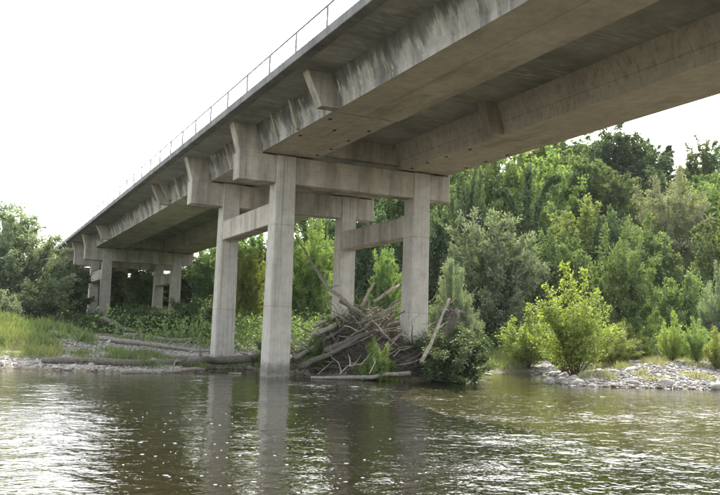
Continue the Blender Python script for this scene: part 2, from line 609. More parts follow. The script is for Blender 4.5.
ZB, ZT = 8.47, 9.50            # girder soffit and top
GA = (9.81, 12.05)             # soffit edges of the two girders
GB = (15.80, 18.02)
def girder_profile(g):
    x0, x1 = g
    return [(x0, ZB), (x1, ZB), (x1+.02, ZB+.15), (x1-.01, ZB+.16), (x1+.30, ZT), (x0-.30, ZT), (x0+.01, ZB+.16), (x0-.02, ZB+.15)]
def girder(g, y0, y1, dz=0.0):
    pr = [(x, z+dz if z < 9 else z) for x, z in girder_profile(g)]
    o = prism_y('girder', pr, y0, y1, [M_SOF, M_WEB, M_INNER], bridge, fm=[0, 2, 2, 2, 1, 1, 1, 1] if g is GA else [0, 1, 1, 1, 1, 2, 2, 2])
    o.location = -BO
    return o

P1, PER = 29.73, 43.4
PIERS = [P1-PER, P1, P1+PER]
J_NEAR, J_FAR = 23.14, 45.25                     # joints either side of the near pier
# lengths along Y: table (over a pier) and drop-in spans
segs = []
for k in (-1, 0, 1):
    a, b = J_NEAR+k*PER, J_FAR+k*PER
    segs.append(('table', a, b))
segs.append(('drop', J_FAR-PER, J_NEAR)); segs.append(('drop', J_FAR, J_NEAR+PER)); segs.append(('drop', J_FAR+PER, J_FAR+PER+24))
for kind, a, b in segs:
    for g in (GA, GB):
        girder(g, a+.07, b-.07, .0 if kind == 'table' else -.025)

def bracket(xin_b, xin_t, xout_b, xout_t, y0, y1, zb, zt=ZT-.02):
    pr = [(xin_b, zb), (xin_t, zt), (xout_t, zt), (xout_b, zb)]
    if xout_b < xin_b:
        pr = [(xout_b, zb), (xin_b, zb), (xin_t, zt), (xout_t, zt)]
        pr = pr
    else:
        pr = [(xin_b, zb), (xout_b, zb), (xout_t, zt), (xin_t, zt)]
    o = prism_y('bracket', pr, y0, y1, M_CAP, bridge)
    o.location = -BO
    return o

# brackets at the ends of the drop-in spans and stub brackets on the tables
for kind, a, b in segs:
    if kind == 'drop':
        ends = ((a+.07, a+.48), (b-.50, b-.07))
    else:
        ends = ((a+.07, a+.25), (b-.25, b-.07))
    for y0, y1 in ends:
        d = 0 if kind == 'drop' else .30
        zz = ZB-.02 if kind == 'drop' else ZB+.2
        for gx, sgn in ((GA[0], -1), (GA[1], 1), (GB[0], -1), (GB[1], 1)):
            w = .57 if gx in (GA[0], GB[1]) else .48
            wt = .86 if gx in (GA[0], GB[1]) else .60
            zq = zz
            if gx in (GB[1], GA[1]):
                w, wt, zq = .40, .7, ZB+.35
            bracket(gx-sgn*.06, gx+sgn*.20, gx+sgn*(w-d*1.2), gx+sgn*(wt+.2-d*1.2), y0, y1, zq)

for yy, th, pj in ((25.85, .16, .13), (27.9, .10, .07), (33.6, .12, .10), (42.6, .16, .13), (52.6, .08, .09), (57.4, .08, .07), (69.3, .16, .13)):
    bracket(GA[0]+.02, GA[0]-.26, GA[0]-pj, GA[0]-.32-pj, yy, yy+th, ZB+.03)

ZC0, ZC1 = 7.34, 8.41
for py in PIERS:
    for fy in (py, py+7.2):
        cap = o = box('cap_beam', 8.90, 18.10, fy+.045, fy+.76, ZC0, ZC1, M_CAP, bridge, .03); o.location = -BO
        # wedge fins over the cap ends
        for x_in, x_int, xo, xt in ((9.83, 9.6, 8.93, 8.62), (17.98, 18.24, 18.08, 18.75)):
            zb = ZC1+.004
            bracket(x_in, x_int, xo, xt, fy+.07, fy+.62, zb)
        for gx in (GA, GB):
            for q in (.35, 1.85):
                o = box('bearing_pad', gx[0]+q-.22, gx[0]+q+.22, fy+.12, fy+.66, ZC1+.003, ZB+.02, M_PAD, cap, 0)
        o = box('diaphragm', GA[1]+.02, GB[0]-.02, fy+.2, fy+.55, ZC1+.25, ZT-.03, M_CAP, bridge, .01); o.location = -BO
        # tapered columns with chamfered arrises
        for cx in (10.80, 16.74):
            v, f = [], []
            for z, w, d in ((-1.2, .46, .42), (3.5, .425, .405), (ZC1-.004, .385, .395)):
                ch = .035
                cy = fy+.40
                ring = [(-w+ch, -d), (w-ch, -d), (w, -d+ch), (w, d-ch), (w-ch, d), (-w+ch, d), (-w, d-ch), (-w, -d+ch)]
                v += [(cx+a, cy+b, z) for a, b in ring]
            for i in range(2):
                for k in range(8):
                    f.append((i*8+k, i*8+(k+1) % 8, (i+1)*8+(k+1) % 8, (i+1)*8+k))
            f += [tuple(range(7, -1, -1)), tuple(range(16, 24))]
            o = mesh_obj('column', v, f, M_COLM, bridge); o.location = -BO
    for cx in (10.80, 16.74):
        o = box('tie_beam', cx-.36, cx+.36, py+.80, py+7.2+.02, 5.80, 6.66, M_CAP, bridge, .025); o.location = -BO

YA, YB = -24.0, 112.0
# deck slab between the joints, edge beams, road surface
XL, XR = 8.15, 19.68
for kind, a, b in segs:
    a_ = max(a+.02, YA); b_ = min(b-.02, YB)
    if b_ <= a_:
        continue
    pr = [(XL+.22, ZT+.02), (GA[0]-.32, ZT-.03), (GB[1]+.32, ZT-.03), (XR-.22, ZT+.02), (XR-.22, ZT+.21), (XL+.22, ZT+.21)]
    o = prism_y('deck_slab', pr, a_, b_, M_SLAB, bridge); o.location = -BO
    for x0, x1 in ((XL, XL+.34), (XR-.34, XR)):
        o = box('edge_beam', x0, x1, a_, b_, ZT-.005, ZT+.27, M_EDGE, bridge, .015); o.location = -BO
    o = box('road_surface', XL+.36, XR-.36, a_, b_, ZT+.215, ZT+.25, M_ASPH, bridge, 0); o.location = -BO

# railing of the near side
RX = XL+.12
tb = Tubes()
tb.add([(0, 0, 0), (0, 0, .02)], [.09, .09], 8)
tb.add([(0, 0, 0), (0, 0, .70)], [.032, .032], 8)
post = mesh_obj('railing_post', tb.v, tb.f, M_STEEL)
post_mesh = post.data
bpy.data.objects.remove(post)
for zz, r in ((.695, .027), (.46, .008), (.24, .008)):
    tb = Tubes()
    tb.add([(RX, -2, ZT+.265+zz), (RX, 60, ZT+.265+zz), (RX, 101, ZT+.265+zz)], [r]*3, 8)
    o = mesh_obj('handrail' if zz > .6 else 'guard_wire', tb.v, tb.f, M_STEEL, bridge, smooth=True); o.location = -BO
    if zz > .6:
        rail = o
y = 22.45-2.34*10
while y < 100:
    o = bpy.data.objects.new('railing_post', post_mesh)
    link(o, rail)
    o.location = (RX, y, ZT+.265)
    y += 2.34

# drain holes in the soffit of the table over the near pier
bm = bmesh.new(); bmesh.ops.create_cone(bm, cap_ends=True, segments=10, radius1=.06, radius2=.06, depth=.05)
dm = bpy.data.meshes.new('drain_hole'); bm.to_mesh(dm); bm.free(); dm.materials.append(M_DARK)
for x, y in [(11.84, 24.75), (11.84, 26.4), (11.84, 27.95), (11.82, 29.2), (10.8, 25.25), (10.1, 24.0), (10.1, 26.6),
             (16.0, 29.3), (16.0, 28.05), (16.05, 26.7), (16.1, 25.15), (17.75, 25.2), (17.75, 26.6), (17.75, 28.0)]:
    o = bpy.data.objects.new('drain_hole', dm); link(o, bridge)
    o.location = Vector((x, y, ZB+.012))-BO; o.scale = (1, 1.5, 1)

# far abutment
abut = box('bridge_abutment', 9.2, 18.6, 112.2, 114.5, 0.5, 9.4, M_CAP, None, .03)
tag(abut, 'concrete abutment behind the trees carrying the far end of the bridge', 'abutment')

# ------------------------------------------------------------------ vegetation
def leaf_arrays(P, A, N, ln, wd):
    """P base points, A leaf axis, N approximate normal; returns diamond leaf quads"""
    A = A/(np.linalg.norm(A, axis=1, keepdims=True)+1e-9)
    S = np.cross(A, N); S /= (np.linalg.norm(S, axis=1, keepdims=True)+1e-9)
    K = np.cross(S, A)
    ln = ln[:, None]; wd = wd[:, None]
    v0 = P
    v1 = P+A*ln*.45+S*wd*.5+K*ln*.06
    v2 = P+A*ln
    v3 = P+A*ln*.45-S*wd*.5+K*ln*.06
    return np.stack([v0, v1, v2, v3], 1).reshape(-1, 3)

def leaf_mesh(name, V, rnd, mat):
    n = len(V)//4
    me = bpy.data.meshes.new(name)
    me.vertices.add(4*n); me.vertices.foreach_set('co', V.astype(np.float32).ravel())
    me.loops.add(4*n); me.loops.foreach_set('vertex_index', np.arange(4*n, dtype=np.int32))
    me.polygons.add(n); me.polygons.foreach_set('loop_start', np.arange(0, 4*n, 4, dtype=np.int32))
    me.update(calc_edges=True)
    a = me.attributes.new('rnd', 'FLOAT', 'FACE'); a.data.foreach_set('value', rnd.astype(np.float32))
    me.materials.append(mat)
    return me

def unit(v):
    return v/(np.linalg.norm(v)+1e-9)

SPEC = {
 # H height, R radius, b crown base, limbs, twigs, leaves per twig, leaf length/width, droop, spread, twig length, shape, trunk radius
 'broad':  dict(H=10, R=3.4, b=.10, nl=64, nt=9, nf=62, ll=.25, lw=.16, droop=.25, sp=.22, tl=.25, shape='round', r0=.17),
 'willow': dict(H=10, R=3.4, b=.0, nl=70, nt=9, nf=66, ll=.27, lw=.09, droop=.05, sp=.17, tl=.34, shape='round', r0=.13),
 'spire':  dict(H=10, R=1.5, b=.05, nl=60, nt=6, nf=70, ll=.19, lw=.08, droop=.5, sp=.15, tl=.36, shape='cone', r0=.12),
 'airy':   dict(H=10, R=2.9, b=.24, nl=34, nt=8, nf=50, ll=.25, lw=.16, droop=.2, sp=.19, tl=.28, shape='round', r0=.14),
 'sapling': dict(H=4, R=1.6, b=.03, nl=36, nt=13, nf=26, ll=.10, lw=.072, droop=.1, sp=.10, tl=.22, shape='fan', r0=.026),
 'shrub':  dict(H=4, R=2.2, b=.0, nl=46, nt=14, nf=60, ll=.15, lw=.042, droop=.15, sp=.13, tl=.24, shape='fan', r0=.04),
 'bush':   dict(H=4, R=2.2, b=.0, nl=48, nt=11, nf=75, ll=.13, lw=.085, droop=.2, sp=.17, tl=.28, shape='dome', r0=.04),
}

def gen_tree(kind, seed):
    s = SPEC[kind]
    g = np.random.default_rng(seed)
    H, R, shp = s['H'], s['R'], s['shape']
    tb = Tubes()
    lean = g.normal(0, .04, 2)
    def trunk(t):
        return np.array([lean[0]*H*t+.015*H*math.sin(5*t+seed), lean[1]*H*t+.015*H*math.cos(4*t+seed*2), H*.9*t])
    if shp != 'fan':
        ts = np.linspace(-.04, .9 if shp == 'cone' else .72, 8)
        tb.add([trunk(t) for t in ts], [s['r0']*(1-1.15*max(t, 0)*.8)+.008 for t in ts], 7)
    V, RN = [], []
    cz = H*(s['b']+1)/2; az_ = H*(1-s['b'])/2
    # a few big lobes make the outline uneven
    lobes = g.normal(0, 1, (9, 3)); lobes /= np.linalg.norm(lobes, axis=1, keepdims=True)
    lamp = g.uniform(-.20, .24, 9)
    for i in range(s['nl']):
        u = (i+.5)/s['nl']
        az = i*2.39996+g.normal(0, .25)
        ca, sa = math.cos(az), math.sin(az)
        if shp in ('round', 'dome'):
            if shp == 'round': zz = -.93+1.92*u
            else: zz = .02+.97*u
            rr = math.sqrt(max(0, 1-zz*zz))
            dv = np.array([ca*rr, sa*rr, zz])
            k = 1+sum(l*max(0, float(dv@q))**3 for l, q in zip(lamp, lobes))
            k *= g.uniform(.70, 1.06)
            if i % 4 == 3: k *= .62
            if shp == 'round':
                en = np.array([0, 0, cz])+dv*np.array([R, R, az_])*k
                th = max(.02, min(.70, (en[2]/H)*.72-.10))
            else:
                en = dv*np.array([R, R, H*.97])*k
                th = max(0., en[2]/H*.35)
            st = trunk(th)
            if shp == 'round':
                en[:2] += trunk(en[2]/H)[:2]
        elif shp == 'cone':
            t = s['b']+(1-s['b'])*u**.85*.97
            er = R*(1.03-(t-s['b'])/(1-s['b']))*g.uniform(.7, 1.2)
            en = trunk(t)+np.array([ca, sa, .05])*er
            st = trunk(max(0, t-.02))
        else:                                   # fan of stems from one stool
            q = math.sqrt(u)*g.uniform(.75, 1.1)
            st = np.array([ca*.05*R*g.random(), sa*.05*R*g.random(), -.05])
            en = np.array([ca*R*q, sa*R*q, H*(1-.55*q**1.6)*g.uniform(.55, 1.06)])
            if i < 3: en = np.array([g.normal(0, .15)*R, g.normal(0, .15)*R, H*g.uniform(.93, 1.02)])
        d = unit(np.array([en[0], en[1], .001]))
        L = np.linalg.norm(en-st)
        sag = -.10 if shp != 'fan' else .10
        ml = (st+en)/2+np.array([0, 0, sag*L])+g.normal(0, .045*L, 3)
        path = [st, st*.6+ml*.4, ml, ml*.45+en*.55, en]
        r = max(.012, s['r0']*.36*(1.15-.5*u)) if shp != 'fan' else s['r0']*g.uniform(.5, 1)
        tb.add(path, [r, r*.8, r*.6, r*.4, r*.15], 5, cap=False)
        ld = unit(en-ml)
        tone = g.random()
        lo = .22 if shp == 'fan' else .42
        for j in range(s['nt']):
            w = lo+(1.02-lo)*(j+g.random())/s['nt']
            if w < .5: p0 = st+(ml-st)*(w/.5)
            else: p0 = ml+(en-ml)*((w-.5)/.5)
            td = unit(ld*(.9 if shp != 'fan' else 1.1)+g.normal(0, .62, 3)+np.array([0, 0, .25]))
            tl = s['tl']*R*g.uniform(.45, 1.1)*(1.15-.45*w)
            if shp == 'cone': tl *= .35+.65*(1.05-u)
            m = int(s['nf']*g.uniform(.5, 1.4))
            q = g.random(m)**.85
            pts = p0+td*tl*q[:, None]+g.normal(0, s['sp']*(tl/(s['tl']*R)*.8+.25), (m, 3))
            ax = td*.7+g.normal(0, .65, (m, 3))+np.array([0, 0, -s['droop']])
            nn = g.normal(0, .6, (m, 3))+np.array([0, 0, .8])+d*.35
            sc = g.uniform(.65, 1.3, m)
            V.append(leaf_arrays(pts, ax, nn, s['ll']*sc, s['lw']*sc))
            tw = g.random()
            RN.append(np.clip(.3*tone+.3*tw+.4*g.random(m), 0, 1))
            if j % 3 == 0:
                tb.add([p0, p0+td*tl*.55, p0+td*tl], [r*.35, r*.22, .005], 3, cap=False)
    return tb, np.concatenate(V), np.concatenate(RN)

LIB = {}
def lib(kind, var, leaf):
    key = (kind, var)
    if key not in LIB:
        LIB[key] = gen_tree(kind, 11+var*37+sum(map(ord, kind)))
        tb, V, RN = LIB[key]
        tm = bpy.data.meshes.new('trunk')
        tm.from_pydata([tuple(v) for v in tb.v], [], tb.f)
        tm.polygons.foreach_set('use_smooth', [True]*len(tm.polygons))
        tm.materials.append(M_BARKRED if kind == 'sapling' else M_BARK); tm.update()
        LIB[key] = (tm, leaf_mesh('crown', V, RN, LEAF[leaf]))
    return LIB[key]

def plant(name, label, cat, kind, var, leaf, x, y, top, rad, rot=0, group=None, sink=.1):
    z = float(ground_z(x, y))-sink
    s = SPEC[kind]
    tm, cm = lib(kind, var, leaf)
    e = empty(name, (x, y, z))
    hs_ = (top-z)/(s['H']*1.02)
    rs = rad/(s['R']*1.12)
    e.scale = (rs, rs, hs_)
    e.rotation_euler = (0, 0, rot)
    o = bpy.data.objects.new('trunk' if s['r0'] > .1 else 'stems', tm); link(o, e)
    o = bpy.data.objects.new('crown' if s['r0'] > .1 else 'foliage', cm); link(o, e)
    o.material_slots[0].link = 'OBJECT'; o.material_slots[0].material = LEAF[leaf]
    tag(e, label, cat, group)
    return e

T, S, B = 'tree', 'shrub', 'bush'
PLANTS = [
 # name, label, category, kind, variant, leaf, x, y, top z, radius
 # left bank
 ('leafy_tree', 'tall grey-green tree standing against the white sky at the left edge', T, 'willow', 0, 'grey', 3.7, 65.9, 10.9, 4.5),
 ('leafy_tree', 'dark tree cut off by the left picture edge, behind the tall grey-green tree', T, 'broad', 0, 'dark', 0.6, 73.7, 9.6, 3.2),
 ('leafy_tree', 'dark tree under the far left end of the bridge deck', T, 'broad', 1, 'dark', 7.2, 74.5, 7.4, 2.9),
 ('bush', 'dark rounded bush below the tall grey-green tree at the left', B, 'bush', 0, 'dark', 4.6, 59.5, 5.0, 2.6),
 ('bush', 'dark bush at the left picture edge above the sunlit grass', B, 'bush', 1, 'grey', 1.6, 57.0, 4.3, 2.0),
 ('leafy_tree', 'dark tree behind the left columns of the far pier', T, 'broad', 0, 'dark', 14.2, 92.6, 8.2, 3.4),
 ('leafy_tree', 'dark tree with a sunlit green patch, behind the far pier between its columns', T, 'broad', 1, 'green', 17.2, 90.4, 8.9, 3.0),
 ('leafy_tree', 'shaded tree behind the right columns of the far pier', T, 'broad', 0, 'dark', 21.4, 93.0, 9.8, 3.2),
 ('bush', 'dark bush in front of the right columns of the far pier', B, 'bush', 0, 'dark', 14.3, 59.7, 4.1, 2.3),
 ('bush', 'dark low bush on the shingle in front of the gap of the far pier', B, 'bush', 1, 'dark', 11.3, 58.6, 3.6, 2.0),
 ('bush', 'dark bush beside the rear left column of the near pier', B, 'bush', 1, 'dark', 15.6, 55.9, 3.6, 1.8),
 ('leafy_tree', 'sunlit green tree right of the far pier under the bridge', T, 'willow', 1, 'green', 23.7, 88.1, 12.2, 3.7),
 ('bush', 'small green bush at the foot of the left columns of the far pier', B, 'bush', 0, 'green', 8.4, 61.6, 2.6, 1.4),
 ('leafy_tree', 'dark tree closing the view under the deck behind the far pier, left of two', T, 'broad', 1, 'dark', 14.5, 103.5, 9.4, 4.6),
 ('leafy_tree', 'dark tree closing the view under the deck behind the far pier, right of two', T, 'broad', 0, 'dark', 21.0, 104.5, 9.4, 4.6),
 ('leafy_tree', 'dark green tree right of the far pier behind the sunlit one', T, 'broad', 1, 'dark', 27.5, 98.0, 11.5, 4.2),
 # seen between the columns of the near pier
 ('leafy_tree', 'bright yellow-green tree seen between the two left columns of the near pier', T, 'willow', 0, 'yellow', 17.0, 54.2, 7.6, 1.7),
 ('leafy_tree', 'bright light green tree right of the front left column of the near pier', T, 'willow', 1, 'light', 22.1, 55.4, 9.4, 2.4),
 ('leafy_tree', 'light green pointed tree seen just left of the front right column', T, 'willow', 0, 'light', 27.2, 53.1, 8.2, 1.7),
 ('leafy_tree', 'dark green tree framed between the right columns below the cap beam', T, 'broad', 1, 'dark', 31.2, 66.1, 14.0, 3.4),
 ('leafy_tree', 'mid green tree behind the light green ones left of the rear right column', T, 'broad', 0, 'green', 29.5, 72.7, 14.6, 3.6),
 ('leafy_tree', 'mid green tree partly hidden behind the front left column', T, 'broad', 1, 'green', 22.7, 66.1, 10.7, 2.6),
 ('leafy_tree', 'tall green tree seen through the narrow gap left of the front left column', T, 'broad', 0, 'light', 22.9, 77.0, 12.6, 2.8),
 ('leafy_tree', 'tall green tree filling the gap under the cap beam left of the front right column', T, 'broad', 0, 'green', 35.6, 70.0, 18.4, 4.0),
 # hillside on the right
 ('leafy_tree', 'dark narrow tree just right of the cap beam end', T, 'broad', 1, 'dark', 35.0, 54.3, 15.4, 1.9),
 ('leafy_tree', 'dark shaded tree directly right of the front right column', T, 'broad', 0, 'dark', 33.9, 57.1, 12.8, 3.0),
 ('leafy_tree', 'light green tree high on the slope left of the ivy covered one', T, 'broad', 1, 'light', 45.2, 65.4, 20.6, 4.0),
 ('leafy_tree', 'green tree on the slope right behind the ivy covered one', T, 'airy', 0, 'light', 51.7, 66.7, 21.2, 3.6),
 ('leafy_tree', 'green tree high on the slope above the ivy covered one near the deck', T, 'broad', 0, 'green', 57.2, 68.5, 22.2, 3.6),
 ('leafy_tree', 'large silvery grey-green tree beside the inlet right of the near pier', T, 'willow', 0, 'grey', 32.0, 46.3, 10.9, 3.8),
 ('leafy_tree', 'spreading light green tree with dark trunk, mid slope', T, 'airy', 1, 'light', 45.1, 52.9, 13.9, 3.1),
 ('leafy_tree', 'broad dark tree forming the highest skyline hump', T, 'broad', 0, 'dark', 69.6, 77.5, 28.6, 5.4),
 ('leafy_tree', 'dark skyline tree under the bridge deck edge', T, 'broad', 1, 'green', 68.7, 84.5, 28.8, 5.2),
 ('leafy_tree', 'dark skyline tree just left of the small spire-shaped one', T, 'broad', 0, 'dark', 77.9, 80.2, 27.6, 4.2),
 ('conical_tree', 'small dark spire-shaped tree on the skyline', T, 'spire', 0, 'dark', 83.5, 82.0, 29.4, 2.0),
 ('leafy_tree', 'thin airy tree against the white sky at the right edge', T, 'airy', 0, 'green', 81.5, 74.1, 28.2, 3.2),
 ('leafy_tree', 'skyline tree cut off by the right picture edge', T, 'airy', 1, 'dark', 80.8, 67.8, 26.4, 4.0),
 ('leafy_tree', 'low dark tree filling the skyline dip at the right', T, 'broad', 1, 'dark', 86.5, 78.9, 25.4, 4.2),
 ('leafy_tree', 'pale silvery round-topped tree mid slope at the right', T, 'willow', 1, 'pale', 55.5, 54.4, 16.6, 3.9),
 ('leafy_tree', 'yellowish green tree at the right edge beside the pale silvery one', T, 'broad', 1, 'light', 62.4, 55.5, 17.6, 3.2),
 ('leafy_tree', 'tall green willowy tree behind the right shingle bar', T, 'willow', 1, 'green', 34.0, 36.6, 7.9, 2.3),
 ('bush', 'rounded green bush right of the tall willowy tree', B, 'bush', 1, 'green', 39.3, 37.6, 7.0, 2.2),
 ('shrub', 'grey-green willowy shrub at the right edge behind the shingle', S, 'shrub', 0, 'grey', 37.6, 33.1, 6.1, 1.6),
 ('leafy_tree', 'dark tree between the willowy tree and the pale round-topped one', T, 'broad', 0, 'green', 46.3, 48.2, 11.4, 3.0),
 ('leafy_tree', 'mid green tree behind the yellow-green sapling at the inlet', T, 'broad', 1, 'green', 36.8, 46.3, 9.6, 2.4),
 ('shrub', 'greyish shrub between drift pile and large silvery tree', S, 'shrub', 1, 'grey', 25.2, 41.0, 6.0, 1.7),
 ('leafy_tree', 'narrow dark tree right of the spreading light green one', T, 'broad', 1, 'dark', 46.6, 51.7, 12.8, 2.4),
 ('leafy_tree', 'tree at the right edge half way down the slope', T, 'broad', 0, 'green', 50.4, 42.7, 12.0, 3.2),
 ('leafy_tree', 'green tree high on the slope against the bridge soffit', T, 'broad', 0, 'light', 60.8, 79.7, 25.9, 4.4),
 ('leafy_tree', 'green tree mid slope below the highest skyline hump', T, 'broad', 1, 'green', 60.0, 66.5, 20.0, 3.6),
 ('leafy_tree', 'dark tree mid slope below the small spire-shaped one', T, 'broad', 0, 'dark', 68.0, 67.5, 21.0, 3.8),
 ('leafy_tree', 'green tree below the skyline dip at the right', T, 'broad', 1, 'green', 74.5, 66.0, 21.5, 3.8),
 ('leafy_tree', 'green tree on the slope between ivy covered tree and spreading tree', T, 'broad', 0, 'green', 44.5, 59.5, 15.2, 3.0),
 ('leafy_tree', 'green tree high on the slope just above the cap beam end', T, 'broad', 1, 'green', 43.6, 76.8, 21.6, 4.2),
 ('leafy_tree', 'light green tree at the top of the slope touching the bridge soffit', T, 'broad', 0, 'light', 48.5, 80.2, 24.5, 4.6),
 ('leafy_tree', 'dark tree at the top of the slope hidden up to its crown by lighter ones', T, 'broad', 1, 'dark', 53.5, 81.0, 25.6, 4.4),
 ('leafy_tree', 'green tree on the slope between narrow dark tree and cap beam', T, 'broad', 0, 'green', 40.0, 68.5, 17.6, 3.6),
 ('shrub', 'green shrub growing out of the top of the drift pile', S, 'bush', 1, 'green', 14.4, 32.6, 2.7, .9),
 ('shrub', 'small green shrub on the left flank of the drift pile', S, 'shrub', 1, 'green', 13.0, 31.2, 1.6, .8),
 # riverside saplings and shrubs
 ('sapling', 'low bushy yellow-green sapling at the mouth of the inlet', 'sapling', 'sapling', 0, 'yellow', 28.3, 38.0, 3.7, 2.0),
 ('sapling', 'tallest yellow-green sapling, with reddish stems, on the tip of the shingle bar', 'sapling', 'sapling', 1, 'yellow', 25.0, 30.1, 5.1, 2.3),
 ('shrub', 'grey-green shrub on the far side of the inlet', S, 'shrub', 0, 'grey', 25.4, 40.3, 3.9, 1.7),
 ('sapling', 'small yellow-green sapling at the back of the shingle, left one of three', 'sapling', 'sapling', 0, 'yellow', 30.6, 29.8, 3.3, .85),
 ('sapling', 'small yellow-green sapling at the back of the shingle, middle one of three', 'sapling', 'sapling', 1, 'light', 31.2, 28.9, 3.0, .8),
 ('sapling', 'small yellow-green sapling at the back of the shingle, right one of three', 'sapling', 'sapling', 0, 'yellow', 30.8, 27.3, 2.6, .8),
 ('shrub', 'dark rounded bush against the right side of the drift pile', S, 'bush', 1, 'dark', 17.5, 28.9, 2.5, 2.1),
 ('shrub', 'fresh green low shrub at the front of the drift pile', S, 'bush', 0, 'light', 14.5, 28.9, 1.5, .95),
 ('shrub', 'low pale shrub in the grass behind the shingle bar', S, 'shrub', 0, 'pale', 31.2, 33.8, 2.3, 1.3),
 ('sapling', 'yellow-green sapling filling the gap between the low bushy and the tallest one', 'sapling', 'sapling', 0, 'light', 27.6, 33.9, 3.3, 1.6),
 ('sapling', 'low yellow-green sapling just right of the tallest one', 'sapling', 'sapling', 0, 'yellow', 28.6, 31.3, 2.7, 1.3),
 ('shrub', 'low yellow-green shrub at the foot of the tall willowy tree', S, 'bush', 0, 'yellow', 32.6, 34.9, 2.9, 1.8),
 ('shrub', 'low light green shrub behind the three small saplings', S, 'bush', 1, 'light', 34.6, 32.2, 2.9, 1.9),
 ('shrub', 'low yellowish shrub at the right edge above the shingle', S, 'bush', 0, 'yellow', 34.4, 29.4, 2.5, 1.5),
 ('shrub', 'light green shrub at the left foot of the drift pile', S, 'shrub', 1, 'green', 12.6, 35.6, 1.8, 1.0),
]
for i, (nm, lb, ct, kd, vr, lf, x, y, top, rad) in enumerate(PLANTS):
    plant(nm, lb, ct, kd, vr, lf, x, y, top, rad, rot=(i*2.1) % 6.28)

# the tree whose forked trunk is wrapped in ivy
def ivy_tree(x, y):
    z = float(ground_z(x, y))
    e = empty('ivy_covered_tree', (x, y, z))
    tag(e, 'tree with forked trunk wrapped in dark ivy, arms spread like a candelabra', T)
    H = 15.0-z
    rx, ry = CY, -SY          # lateral direction across the slope
    arms = [[(0, 0, 0), (.1, 0, .35), (0, 0, .62), (.1, .1, .8), (.15, .0, 1.0)],
            [(0, 0, .50), (-.6, 0, .66), (-1.0, .1, .78), (-1.7, .1, .86), (-2.3, .2, .84)],
            [(0, 0, .52), (.7, .1, .66), (1.1, .2, .80), (1.8, .1, .93), (2.5, .1, .95)],
            [(0, 0, .40), (.5, .3, .55), (.9, .4, .68)]]
    tb = Tubes(); V, RN = [], []
    g = np.random.default_rng(5)
    for k, a in enumerate(arms):
        pts = [np.array([q[0]*rx-q[1]*ry, q[0]*ry+q[1]*rx, q[2]*H]) for q in a]
        r = np.linspace(.24, .12, len(pts)) if k == 0 else np.linspace(.16, .05, len(pts))
        tb.add(pts, list(r), 8)
        for i in range(len(pts)-1):
            m = 1300 if k == 0 else 700
            t = g.random(m)[:, None]
            c = pts[i]+(pts[i+1]-pts[i])*t
            w = (.42 if k == 0 else .27)*(1-.35*(i/len(pts)))
            o = g.normal(0, 1, (m, 3)); o /= np.linalg.norm(o, axis=1, keepdims=True)
            p = c+o*(w*(.75+.55*np.sin(c[:, 2]*3.1+k)+.3*np.sin(c[:, 2]*7.7+2*k+c[:, 0]*5)))[:, None]*g.uniform(.4, 1.35, m)[:, None]+g.normal(0, .06, (m, 3))
            V.append(leaf_arrays(p, g.normal(0, .6, (m, 3))+np.array([0, 0, -.5]), o+g.normal(0, .3, (m, 3)), g.uniform(.12, .24, m), g.uniform(.10, .18, m)))
            RN.append(g.random(m))
    mesh_obj('trunk', tb.v, tb.f, M_BARK, e, smooth=True)
    link(bpy.data.objects.new('ivy_leaves', leaf_mesh('ivy_leaves', np.concatenate(V), np.concatenate(RN), LEAF['ivy'])), e)
ivy_tree(38.6, 52.2)

# undergrowth covering the slope and the wood floor: nobody could count it
def scatter_leaves(name, label, cat, pts_fn, n, hgt, ll, lw, leaf, seed, upright=False):
    g = np.random.default_rng(seed)
    x, y = pts_fn(g, n)
    z = ground_z(x, y)
    m = len(x)
    P_ = np.stack([x, y, z], 1)
    if upright:
        A = np.stack([g.normal(.1, .42, m), g.normal(0, .42, m), np.ones(m)], 1)
        N = np.stack([g.normal(0, 1, m), g.normal(0, 1, m), g.normal(0, .2, m)], 1)
        L_ = hgt*g.uniform(.4, 1.25, m)*np.clip(.85+1.1*wob(x, y, 2.4, 30)+.5*wob(x, y, .9, 2), .25, 2)
        V = leaf_arrays(P_, A, N, L_, np.full(m, lw)*g.uniform(.6, 1.3, m))
    else:
        P_[:, 2] += hgt*g.random(m)**1.4*(.6+.5*wob(x, y, 3.0, 4))
        A = g.normal(0, 1, (m, 3)); N = g.normal(0, .5, (m, 3))+np.array([0, 0, .8])
        V = leaf_arrays(P_, A, N, ll*g.uniform(.6, 1.4, m), lw*g.uniform(.6, 1.4, m))
    o = link(bpy.data.objects.new(name, leaf_mesh(name, V, g.random(m), LEAF[leaf])))
    return tag(o, label, cat, kind='stuff')

def f_slope(g, n):
    D = g.uniform(44, 112, n); L = g.uniform(-16, 1, n)+g.random(n)*D*.5
    x = D*SY+L*CY; y = D*CY-L*SY
    k = shore_dist(x, y) > 6
    return x[k], y[k]
scatter_leaves('undergrowth', 'tangled green undergrowth covering the wooded slope between the trees', 'undergrowth', f_slope, 170000, 2.6, .20, .12, 'green', 3)
def f_left(g, n):
    x = g.uniform(-8, 24, n); y = g.uniform(55, 96, n)
    k = shore_dist(x, y) > 17
    return x[k], y[k]
scatter_leaves('bramble_thicket', 'bramble thicket, leaves coloured darker for the shade, on the floor around the far pier', 'undergrowth', f_left, 90000, 1.6, .16, .10, 'ivy', 4)  # shade around the far pier is put into the darker leaf colour

